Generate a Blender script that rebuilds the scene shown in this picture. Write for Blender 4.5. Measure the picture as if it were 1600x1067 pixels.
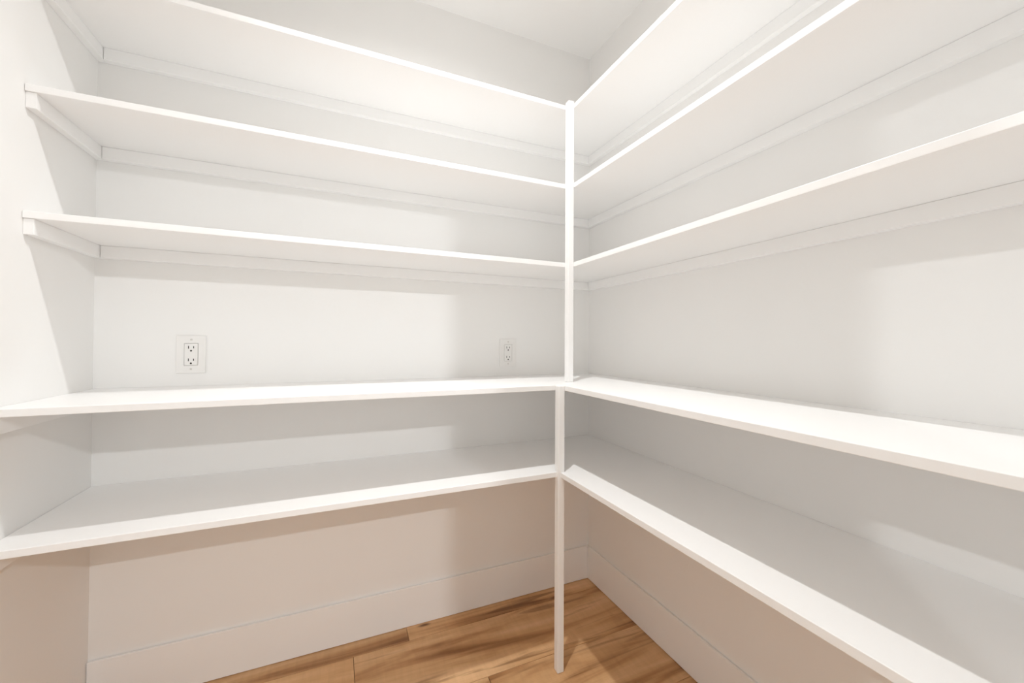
import bpy, bmesh, math, random
from mathutils import Vector, Matrix
random.seed(4)
for o in list(bpy.data.objects): bpy.data.objects.remove(o)
S = bpy.context.scene
COL = S.collection

# ---------------------------------------------------------------- measures (metres)
W   = 1.668            # pantry width: right wall x=0, left wall x=-W, back wall y=0
YF  = -2.00            # front wall, behind the camera
ZC  = 2.311            # ceiling
Z1, Z2, Z3, Z4, Z5 = 0.627, 0.900, 1.3188, 1.5973, 1.878     # shelf tops
DL, DC, DU = 0.380, 0.3663, 0.2749                            # shelf depths
T   = 0.0159           # board thickness
CH, CT = 0.0350, 0.018 # cleat height / thickness
PW  = 0.0228           # post width
HB, TB = 0.1418, 0.0100
DOOR0, DOOR1, DOORH = -1.28, -0.385, 2.03                      # doorway in the front wall, behind the camera
XA, XB, YO = -4.4, 1.8, -5.4                                  # the room outside the doorway

# ---------------------------------------------------------------- camera
cam = bpy.data.cameras.new('camera'); cam_o = bpy.data.objects.new('camera', cam); COL.objects.link(cam_o)
F_PX, YAW, PITCH, ROLL = 606.79, math.radians(22.6218), math.radians(0.6486), math.radians(0.3189)
cam.sensor_width = 36.0; cam.lens = F_PX / 1600 * 36.0
cam.shift_x = 16.878 / 1600; cam.shift_y = -6.254 / 1600
cam.clip_start = 0.02
fw = Vector((math.sin(YAW)*math.cos(PITCH), math.cos(YAW)*math.cos(PITCH), math.sin(PITCH)))
rt = Vector((math.cos(YAW), -math.sin(YAW), 0)); up = rt.cross(fw)
r2 = rt*math.cos(ROLL) + up*math.sin(ROLL); u2 = -rt*math.sin(ROLL) + up*math.cos(ROLL)
m = Matrix((r2, u2, -fw)).transposed().to_4x4(); m.translation = Vector((-1.0289, -1.4506, 1.0385))
cam_o.matrix_world = m
S.camera = cam_o

# ---------------------------------------------------------------- world, lights, exposure
w = bpy.data.worlds.new('world'); S.world = w; w.use_nodes = True
w.node_tree.nodes['Background'].inputs[0].default_value = (0, 0, 0, 1)      # closed interior: no sky reaches it
w.node_tree.nodes['Background'].inputs[1].default_value = 0.0
S.view_settings.view_transform = 'Standard'; S.view_settings.look = 'None'
S.view_settings.gamma = 1.0; S.view_settings.use_curve_mapping = False
S.view_settings.exposure = 0.22
PANTRY_LAMP = (-0.77, -0.70, ZC)
PANTRY_W, HALL_W = 55.0, (150.0, 150.0)
HALL_LAMPS = [(-2.80, -3.45, ZC), (-0.23, -3.45, ZC)]
LAMP_COLOUR = (0.975, 0.975, 0.965); OUTSIDE_COLOUR = (0.95, 0.98, 1.0)
try:
    S.cycles.max_bounces = 14; S.cycles.diffuse_bounces = 12; S.cycles.glossy_bounces = 6
    S.cycles.sample_clamp_indirect = 6.0
except Exception: pass

# ---------------------------------------------------------------- materials
def mat(name, col, rough=0.5, noise=0.0, nscale=40, bump=0.0, bscale=300, spec=0.5, coat=0):
    M = bpy.data.materials.new(name); M.use_nodes = True
    nt = M.node_tree; b = nt.nodes['Principled BSDF']
    b.inputs['Roughness'].default_value = rough; b.inputs['Base Color'].default_value = (*col, 1)
    b.inputs['Specular IOR Level'].default_value = spec
    tc = nt.nodes.new('ShaderNodeTexCoord')
    if noise:
        n = nt.nodes.new('ShaderNodeTexNoise'); n.inputs['Scale'].default_value = nscale; n.inputs['Detail'].default_value = 1
        nt.links.new(tc.outputs['Object'], n.inputs['Vector'])
        mx = nt.nodes.new('ShaderNodeMix'); mx.data_type = 'RGBA'
        mx.inputs[6].default_value = (*[c*(1-noise) for c in col], 1); mx.inputs[7].default_value = (*[min(1, c*(1+noise)) for c in col], 1)
        nt.links.new(n.outputs['Fac'], mx.inputs[0]); nt.links.new(mx.outputs[2], b.inputs['Base Color'])
    if bump:
        n2 = nt.nodes.new('ShaderNodeTexNoise'); n2.inputs['Scale'].default_value = bscale; n2.inputs['Detail'].default_value = 2
        nt.links.new(tc.outputs['Object'], n2.inputs['Vector'])
        bp = nt.nodes.new('ShaderNodeBump'); bp.inputs['Strength'].default_value = bump; bp.inputs['Distance'].default_value = 0.0006
        nt.links.new(n2.outputs['Fac'], bp.inputs['Height']); nt.links.new(bp.outputs[0], b.inputs['Normal'])
    return M

M_WALL  = mat('wall_paint', (0.862, 0.857, 0.847), 0.65, 0.006, 6, 0, 220, 0.3)
M_CEIL  = mat('ceiling_paint', (0.90, 0.897, 0.89), 0.8, 0.006, 6, 0, 160, 0.2)
M_SHELF = mat('shelf_enamel', (0.912, 0.910, 0.906), 0.38, 0.004, 10, 0, 120, 0.4)
M_TRIM  = mat('trim_enamel', (0.90, 0.899, 0.895), 0.35, 0.004, 10, 0, 120, 0.45)
M_PLATE = mat('outlet_plastic', (0.83, 0.82, 0.805), 0.3, 0.003, 30, 0, 0, 0.5)
M_DARK  = mat('slot_dark', (0.02, 0.018, 0.016), 0.7, 0.1, 200)
M_SCREW = mat('screw_paint', (0.62, 0.60, 0.57), 0.35, 0.02, 100)
M_BOUNCE  = mat('pale_bounce_floor', (0.62, 0.62, 0.61), 0.4, 0.03, 8)  # invented pale floor colour, keeps the bounce light neutral
M_SUB   = mat('subfloor', (0.10, 0.065, 0.04), 0.9, 0.1, 30)

def lamp_material():
    M = bpy.data.materials.new('lamp_diffuser'); M.use_nodes = True
    nt = M.node_tree; b = nt.nodes['Principled BSDF']
    b.inputs['Base Color'].default_value = (0.9, 0.9, 0.88, 1)
    b.inputs['Emission Color'].default_value = (*LAMP_COLOUR, 1); b.inputs['Emission Strength'].default_value = 4.0
    return M
M_LENS = lamp_material()

def wood_material():
    M = bpy.data.materials.new('plank_wood'); M.use_nodes = True
    nt = M.node_tree; N = nt.nodes; L = nt.links; b = N['Principled BSDF']
    tc = N.new('ShaderNodeTexCoord'); oi = N.new('ShaderNodeObjectInfo')
    mul = N.new('ShaderNodeMath'); mul.operation = 'MULTIPLY'; mul.inputs[1].default_value = 37.0
    L.new(oi.outputs['Random'], mul.inputs[0])
    cmb = N.new('ShaderNodeCombineXYZ'); L.new(mul.outputs[0], cmb.inputs[0]); L.new(mul.outputs[0], cmb.inputs[1]); L.new(mul.outputs[0], cmb.inputs[2])
    add = N.new('ShaderNodeVectorMath'); add.operation = 'ADD'; L.new(tc.outputs['Object'], add.inputs[0]); L.new(cmb.outputs[0], add.inputs[1])
    def mapped(sx, sy, src=add):
        mp = N.new('ShaderNodeMapping'); mp.inputs['Scale'].default_value = (sx, sy, 1); L.new(src.outputs[0], mp.inputs[0]); return mp
    def noise(mp, scale, detail, dist=0.0, rough=0.55):
        n = N.new('ShaderNodeTexNoise'); n.inputs['Scale'].default_value = scale; n.inputs['Detail'].default_value = detail
        n.inputs['Distortion'].default_value = dist; n.inputs['Roughness'].default_value = rough; L.new(mp.outputs[0], n.inputs['Vector']); return n
    def ramp(src, stops):
        r = N.new('ShaderNodeValToRGB'); e = r.color_ramp.elements
        while len(e) < len(stops): e.new(0.5)
        for el, (p, c) in zip(e, stops): el.position = p; el.color = (*c, 1)
        L.new(src, r.inputs[0]); return r
    def mix(mode, fac, a, c):
        x = N.new('ShaderNodeMix'); x.data_type = 'RGBA'; x.blend_type = mode
        if isinstance(fac, float): x.inputs[0].default_value = fac
        else: L.new(fac, x.inputs[0])
        L.new(a, x.inputs[6]); L.new(c, x.inputs[7]); return x.outputs[2]
    # broad heartwood bands along the plank
    band = noise(mapped(0.75, 6.5), 1.7, 3, 0.9)
    base = ramp(band.outputs['Fac'], [(0.30, (0.270, 0.125, 0.050)), (0.40, (0.470, 0.255, 0.118)), (0.50, (0.640, 0.390, 0.200)), (0.68, (0.760, 0.500, 0.285))])
    # thin dark streaks
    st = noise(mapped(0.9, 15.0), 1.6, 3, 1.2, 0.5)
    str_ = ramp(st.outputs['Fac'], [(0.30, (0.38, 0.31, 0.25)), (0.42, (1, 1, 1)), (1.0, (1, 1, 1))])
    c = mix('MULTIPLY', 0.75, base.outputs[0], str_.outputs[0])
    # fine pores
    fi = noise(mapped(6, 190), 2.0, 3)
    fir = ramp(fi.outputs['Fac'], [(0.30, (0.80, 0.77, 0.74)), (0.55, (1, 1, 1))])
    c = mix('MULTIPLY', 0.3, c, fir.outputs[0])
    # cross figure (fiddleback)
    cf = noise(mapped(60, 10), 1.0, 2, 0.5)
    cfr = ramp(cf.outputs['Fac'], [(0.3, (0.90, 0.89, 0.88)), (0.7, (1.05, 1.05, 1.05))])
    c = mix('MULTIPLY', 0.6, c, cfr.outputs[0])
    # knots
    vo = N.new('ShaderNodeTexVoronoi'); vo.inputs['Scale'].default_value = 2.2
    wob = noise(mapped(5, 12), 1.5, 2)
    mpk = mapped(1.5, 5.0); L.new(mpk.outputs[0], vo.inputs['Vector'])
    ad = N.new('ShaderNodeMath'); ad.operation = 'MULTIPLY_ADD'; ad.inputs[1].default_value = 0.10; L.new(wob.outputs['Fac'], ad.inputs[0]); L.new(vo.outputs['Distance'], ad.inputs[2])
    kn = ramp(ad.outputs[0], [(0.085, (0.20, 0.13, 0.09)), (0.15, (1, 1, 1))])
    c = mix('MULTIPLY', 0.9, c, kn.outputs[0])
    # plank to plank tone
    hv = N.new('ShaderNodeHueSaturation'); hv.inputs['Saturation'].default_value = 1.03
    mr = N.new('ShaderNodeMapRange'); mr.inputs[3].default_value = 0.86; mr.inputs[4].default_value = 1.06
    L.new(oi.outputs['Random'], mr.inputs[0]); L.new(mr.outputs[0], hv.inputs['Value']); L.new(c, hv.inputs['Color'])
    L.new(hv.outputs[0], b.inputs['Base Color'])
    b.inputs['Roughness'].default_value = 0.42; b.inputs['Specular IOR Level'].default_value = 0.35
    bp = N.new('ShaderNodeBump'); bp.inputs['Strength'].default_value = 0.10; bp.inputs['Distance'].default_value = 0.0005
    L.new(fi.outputs['Fac'], bp.inputs['Height']); L.new(bp.outputs[0], b.inputs['Normal'])
    return M
M_WOOD = wood_material()

# ---------------------------------------------------------------- helpers
def link(name, me, material, parent=None):
    o = bpy.data.objects.new(name, me); COL.objects.link(o)
    if material and not me.materials: me.materials.append(material)
    if parent: o.parent = parent
    return o
def bm_mesh(name, bm, bevel=0.0, seg=2, angle=0.5):
    bmesh.ops.recalc_face_normals(bm, faces=bm.faces)
    if bevel:
        ed = [e for e in bm.edges if len(e.link_faces) == 2 and e.calc_face_angle(0) > angle]
        bmesh.ops.bevel(bm, geom=ed, offset=bevel, segments=seg, profile=0.5, affect='EDGES')
    me = bpy.data.meshes.new(name); bm.to_mesh(me); bm.free(); return me
def box_bm(a, b, bm=None):
    bm = bm or bmesh.new()
    x0, y0, z0 = a; x1, y1, z1 = b
    v = [bm.verts.new(p) for p in [(x0,y0,z0),(x1,y0,z0),(x1,y1,z0),(x0,y1,z0),(x0,y0,z1),(x1,y0,z1),(x1,y1,z1),(x0,y1,z1)]]
    for f in [(0,3,2,1),(4,5,6,7),(0,1,5,4),(1,2,6,5),(2,3,7,6),(3,0,4,7)]: bm.faces.new([v[i] for i in f])
    return bm
def prism_bm(poly, z0, z1, bm=None):
    bm = bm or bmesh.new()
    lo = [bm.verts.new((x, y, z0)) for x, y in poly]; hi = [bm.verts.new((x, y, z1)) for x, y in poly]
    n = len(poly); bm.faces.new(lo[::-1]); bm.faces.new(hi)
    for i in range(n): bm.faces.new((lo[i], lo[(i+1) % n], hi[(i+1) % n], hi[i]))
    return bm
def box(name, a, b, material, parent=None, bevel=0.0, seg=2):
    return link(name, bm_mesh(name, box_bm(a, b), bevel, seg), material, parent)
def struct(o): o['kind'] = 'structure'; return o
def empty(name, loc, label, cat, group=None):
    o = bpy.data.objects.new(name, None); COL.objects.link(o); o.location = loc; o.empty_display_size = 0.05
    o['label'] = label; o['category'] = cat
    if group: o['group'] = group
    return o
def local(o, parent):                      # keep world geometry while parenting to an Empty at its base
    o.parent = parent; o.matrix_parent_inverse = Matrix.Translation(-Vector(parent.location)); return o

# ---------------------------------------------------------------- room shell
TH = 0.12
struct(box('wall_back',  (-W-TH, 0, -0.02), (TH, TH, ZC), M_WALL))
struct(box('wall_right', (0, YF-TH, -0.02), (TH, 0, ZC), M_WALL))
struct(box('wall_left',  (-W-TH, YF-TH, -0.02), (-W, 0, ZC), M_WALL))
bm = box_bm((-W, YF-TH, -0.02), (DOOR0, YF, ZC))               # front wall: two piers and the header over the doorway
box_bm((DOOR1, YF-TH, -0.02), (0, YF, ZC), bm)
box_bm((DOOR0, YF-TH, DOORH), (DOOR1, YF, ZC), bm)
struct(link('wall_front', bm_mesh('wall_front', bm), M_WALL))
struct(box('wall_outside', (XA, YO-TH, -0.02), (XB, YO, ZC), M_WALL))
struct(box('wall_outside_left',  (XA-TH, YO-TH, -0.02), (XA, YF, ZC), M_WALL))
struct(box('wall_outside_right', (XB, YO-TH, -0.02), (XB+TH, YF, ZC), M_WALL))
bm = box_bm((XA, YF-TH, -0.02), (-W-TH, YF, ZC)); box_bm((TH, YF-TH, -0.02), (XB, YF, ZC), bm)
struct(link('wall_outside_near', bm_mesh('wall_outside_near', bm), M_WALL))
struct(box('ceiling', (XA, YO-TH, ZC), (XB, TH, ZC+0.1), M_CEIL))
floor = struct(box('floor', (XA, YO-TH, -0.06), (XB, TH, -0.012), M_SUB))
bm = box_bm((DOOR0-0.07, YF, 0), (DOOR0, YF+0.014, DOORH+0.07)); box_bm((DOOR1, YF, 0), (DOOR1+0.03, YF+0.014, DOORH+0.07), bm); box_bm((DOOR0, YF, DOORH), (DOOR1, YF+0.014, DOORH+0.07), bm)
struct(link('trim_1', bm_mesh('trim_1', bm, 0.002), M_TRIM))

# baseboards, mitred in the corner
def baseboard(name, poly):
    bm = prism_bm(poly, 0.0020, HB)
    return struct(link(name, bm_mesh(name, bm, 0.0007, 2), M_TRIM))
e = 0.0018
baseboard('baseboard_back',  [(-W+e, -e), (-e, -e), (-TB, -TB), (-W+e, -TB)])
baseboard('baseboard_right', [(-e, -e-0.0004), (-e, YF+e), (-TB, YF+e), (-TB, -TB-0.0004)])

# floor planks, running parallel to the back wall
PWID, PLEN, GAP = 0.238, 1.215, 0.0013
rows = {0: -0.795, 1: -0.976, 2: -0.593}
plank_meshes = {}
def plank_mesh(l, wd):
    k = (round(l, 4), round(wd, 4))
    if k not in plank_meshes:
        plank_meshes[k] = bm_mesh('plank', box_bm((-l/2, -wd/2, -0.0115), (l/2, wd/2, 0)), 0.0007, 1)
    return plank_meshes[k]
ytop = -0.002; r = 0
yb = -0.0755
while ytop > YF + 0.01:
    y0 = max(yb, YF + 0.002)
    j = rows.get(r, -0.2 - random.random()*PLEN)
    xs = [j + k*PLEN for k in range(-4, 5)]
    for xa, xb in zip(xs, xs[1:]):
        a, b2 = max(xa, -W + 0.002), min(xb, -0.002)
        if b2 - a < 0.03: continue
        l = b2 - a - GAP; wd = ytop - y0 - GAP
        p = link('floor_plank', plank_mesh(l, wd), M_WOOD, floor)
        p.location = ((a+b2)/2, (ytop+y0)/2, 0)
    ytop = yb; yb -= PWID; r += 1
box('outside_bounce_floor', (XA, YO, -0.0115), (XB, YF-TH, 0), M_BOUNCE, floor)  # unseen floor added outside the doorway so no red bounce tints the pantry
box('threshold_board', (DOOR0, YF-TH, -0.0115), (DOOR1, YF, 0), M_WOOD, floor)

# ---------------------------------------------------------------- shelves
G = 0.0008      # scribe gap to the walls
def shelf(name, z, d, label, cleat_end):
    t = empty(name, (-W/2, -d/2, z - T), label, 'shelf')
    poly = [(-W+G, -G), (-G, -G), (-G, YF+0.016), (-d, YF+0.016), (-d, -d), (-W+G, -d)]
    local(link('board', bm_mesh('board', prism_bm(poly, z-T, z), 0.0011, 2), M_SHELF), t)
    zt = z - T - 0.0002; zb = zt - CH
    local(box('cleat', (-W+CT+G, -CT, zb), (-G, -0.0002, zt), M_SHELF, bevel=0.001), t)            # on the back wall
    local(box('cleat', (-CT, YF+G, zb), (-0.0002, -CT-G, zt), M_SHELF, bevel=0.001), t)            # on the right wall
    local(box('cleat', (-W+0.0002, -cleat_end, zb), (-W+CT, -0.0002, zt), M_SHELF, bevel=0.001), t)# on the left wall
    return t
shelf('corner_shelf', Z1, DL, 'lowest white L-shaped corner shelf, below the counter-height one', DL-0.004)
shelf('counter_shelf', Z2, DC, 'deep white counter-height corner shelf just under the two wall outlets', DC-0.004)
shelf('corner_shelf', Z3, DU, 'white L-shaped corner shelf next above the two wall outlets', DU-0.004)
shelf('corner_shelf', Z4, DU, 'white L-shaped corner shelf, middle one of the three upper shelves', DU-0.004)
shelf('corner_shelf', Z5, DU, 'topmost white L-shaped corner shelf, nearest the ceiling', DU-0.004)

# corner posts
def post(name, d, z0, z1, label):
    t = box(name, (-d-PW, -d-PW, z0), (-d-0.0002, -d-0.0002, z1), M_SHELF, bevel=0.0022, seg=3)
    t['label'] = label; t['category'] = 'post'; return t
post('corner_post', DC, 0.0005, Z2 - 0.0005, 'slim white post from the wood floor up to the counter-height shelf')
post('corner_post', DU, Z2 + 0.0003, Z5 + 0.007, 'slim white post standing on the counter-height shelf, holding three upper shelves')

# ---------------------------------------------------------------- outlets
def disc_bm(r, depth, n=24, bm=None):          # disc facing -y, front at y=-depth
    bm = bm or bmesh.new()
    f = [bm.verts.new((r*math.cos(2*math.pi*i/n), -depth, r*math.sin(2*math.pi*i/n))) for i in range(n)]
    k = [bm.verts.new((r*math.cos(2*math.pi*i/n), 0, r*math.sin(2*math.pi*i/n))) for i in range(n)]
    bm.faces.new(f); bm.faces.new(k[::-1])
    for i in range(n): bm.faces.new((f[i], k[i], k[(i+1) % n], f[(i+1) % n]))
    return bm
def outlet(x, z, label):
    t = empty('wall_outlet', (x, 0, z), label, 'outlet', 'outlets on the back wall')
    pl_bm = bmesh.new()                        # plate with a rectangular window for the receptacle
    w2, h2, rw, rh, th = 0.0365, 0.0568, 0.0172, 0.0338, 0.0052
    def ring(pts_o, pts_i, y):
        return [pl_bm.verts.new((a, y, b)) for a, b in pts_o], [pl_bm.verts.new((a, y, b)) for a, b in pts_i]
    oc = [(-w2,-h2),(w2,-h2),(w2,h2),(-w2,h2)]; ic = [(-rw,-rh),(rw,-rh),(rw,rh),(-rw,rh)]
    fo, fi = ring(oc, ic, -th); ko, ki = ring(oc, ic, -0.0003)
    for i in range(4):
        j = (i+1) % 4
        pl_bm.faces.new((fo[i], fo[j], fi[j], fi[i])); pl_bm.faces.new((ko[j], ko[i], ki[i], ki[j]))
        pl_bm.faces.new((fo[j], fo[i], ko[i], ko[j])); pl_bm.faces.new((fi[i], fi[j], ki[j], ki[i]))
    link('cover_plate', bm_mesh('cover_plate', pl_bm, 0.0012, 2), M_PLATE, t)
    rc = link('receptacle', bm_mesh('receptacle', box_bm((-0.0164, -0.0056, -0.033), (0.0164, -0.0003, 0.033)), 0.0010, 2), M_PLATE, t)
    for zc in (0.0190, -0.0190):
        for sx, hh in ((-0.0063, 0.0042), (0.0063, 0.0034)):
            s = link('slot', bm_mesh('slot', box_bm((-0.0011, -0.0058, -hh), (0.0011, -0.0050, hh))), M_DARK, rc); s.location = (sx, 0, zc + 0.0025)
        bm = disc_bm(0.0026, 0.0058, 16)
        h = link('ground_hole', bm_mesh('ground_hole', bm), M_DARK, rc); h.location = (0, 0, zc - 0.0080)
    for zs in (0.0445, -0.0445):
        bm = disc_bm(0.0030, 0.0056, 20)
        s = link('screw', bm_mesh('screw', bm, 0.0004, 1, 1.0), M_SCREW, t); s.location = (0, 0, zs)
    return t
outlet(-1.4425, 0.9955, 'white double-socket wall outlet nearer the left side wall')
outlet(-0.3955, 0.9945, 'white double-socket wall outlet beside the slim corner post')

# ---------------------------------------------------------------- recessed ceiling downlights
def downlight(loc, watts, label, beam=160, blend=1.0, size=0.034, colour=LAMP_COLOUR):
    t = empty('recessed_downlight_offscreen', loc, label, 'ceiling light', 'recessed ceiling downlights')
    bm = bmesh.new(); n = 48; prof = [(0.040, 0.0), (0.042, -0.003), (0.050, -0.005), (0.058, -0.0035), (0.060, -0.0003)]
    rings = [[bm.verts.new((rr*math.cos(2*math.pi*i/n), rr*math.sin(2*math.pi*i/n), zz)) for i in range(n)] for rr, zz in prof]
    for a, b in zip(rings, rings[1:]):
        for i in range(n): bm.faces.new((a[i], a[(i+1) % n], b[(i+1) % n], b[i]))
    link('trim_ring', bm_mesh('trim_ring', bm), M_TRIM, t)
    bm = prism_bm([(0.041*math.cos(2*math.pi*i/n), 0.041*math.sin(2*math.pi*i/n)) for i in range(n)], -0.0022, -0.0006)
    link('diffuser_offscreen', bm_mesh('diffuser_offscreen', bm), M_LENS, t)
    la = bpy.data.lights.new('downlight_lamp_offscreen', 'SPOT'); la.spot_size = math.radians(beam); la.spot_blend = blend
    la.shadow_soft_size = size/2; la.energy = watts; la.color = colour
    lo = bpy.data.objects.new('downlight_lamp_offscreen', la); COL.objects.link(lo); lo.parent = t; lo.location = (0, 0, -0.006)
downlight(PANTRY_LAMP, PANTRY_W, 'round recessed ceiling light inside the pantry')
downlight(HALL_LAMPS[0], HALL_W[0], 'round recessed ceiling light in the room outside the doorway, beyond the left wall', 170, 0.25, 0.06, OUTSIDE_COLOUR)
downlight(HALL_LAMPS[1], HALL_W[1], 'round recessed ceiling light in the room outside, straight behind the doorway', 170, 0.25, 0.06, OUTSIDE_COLOUR)
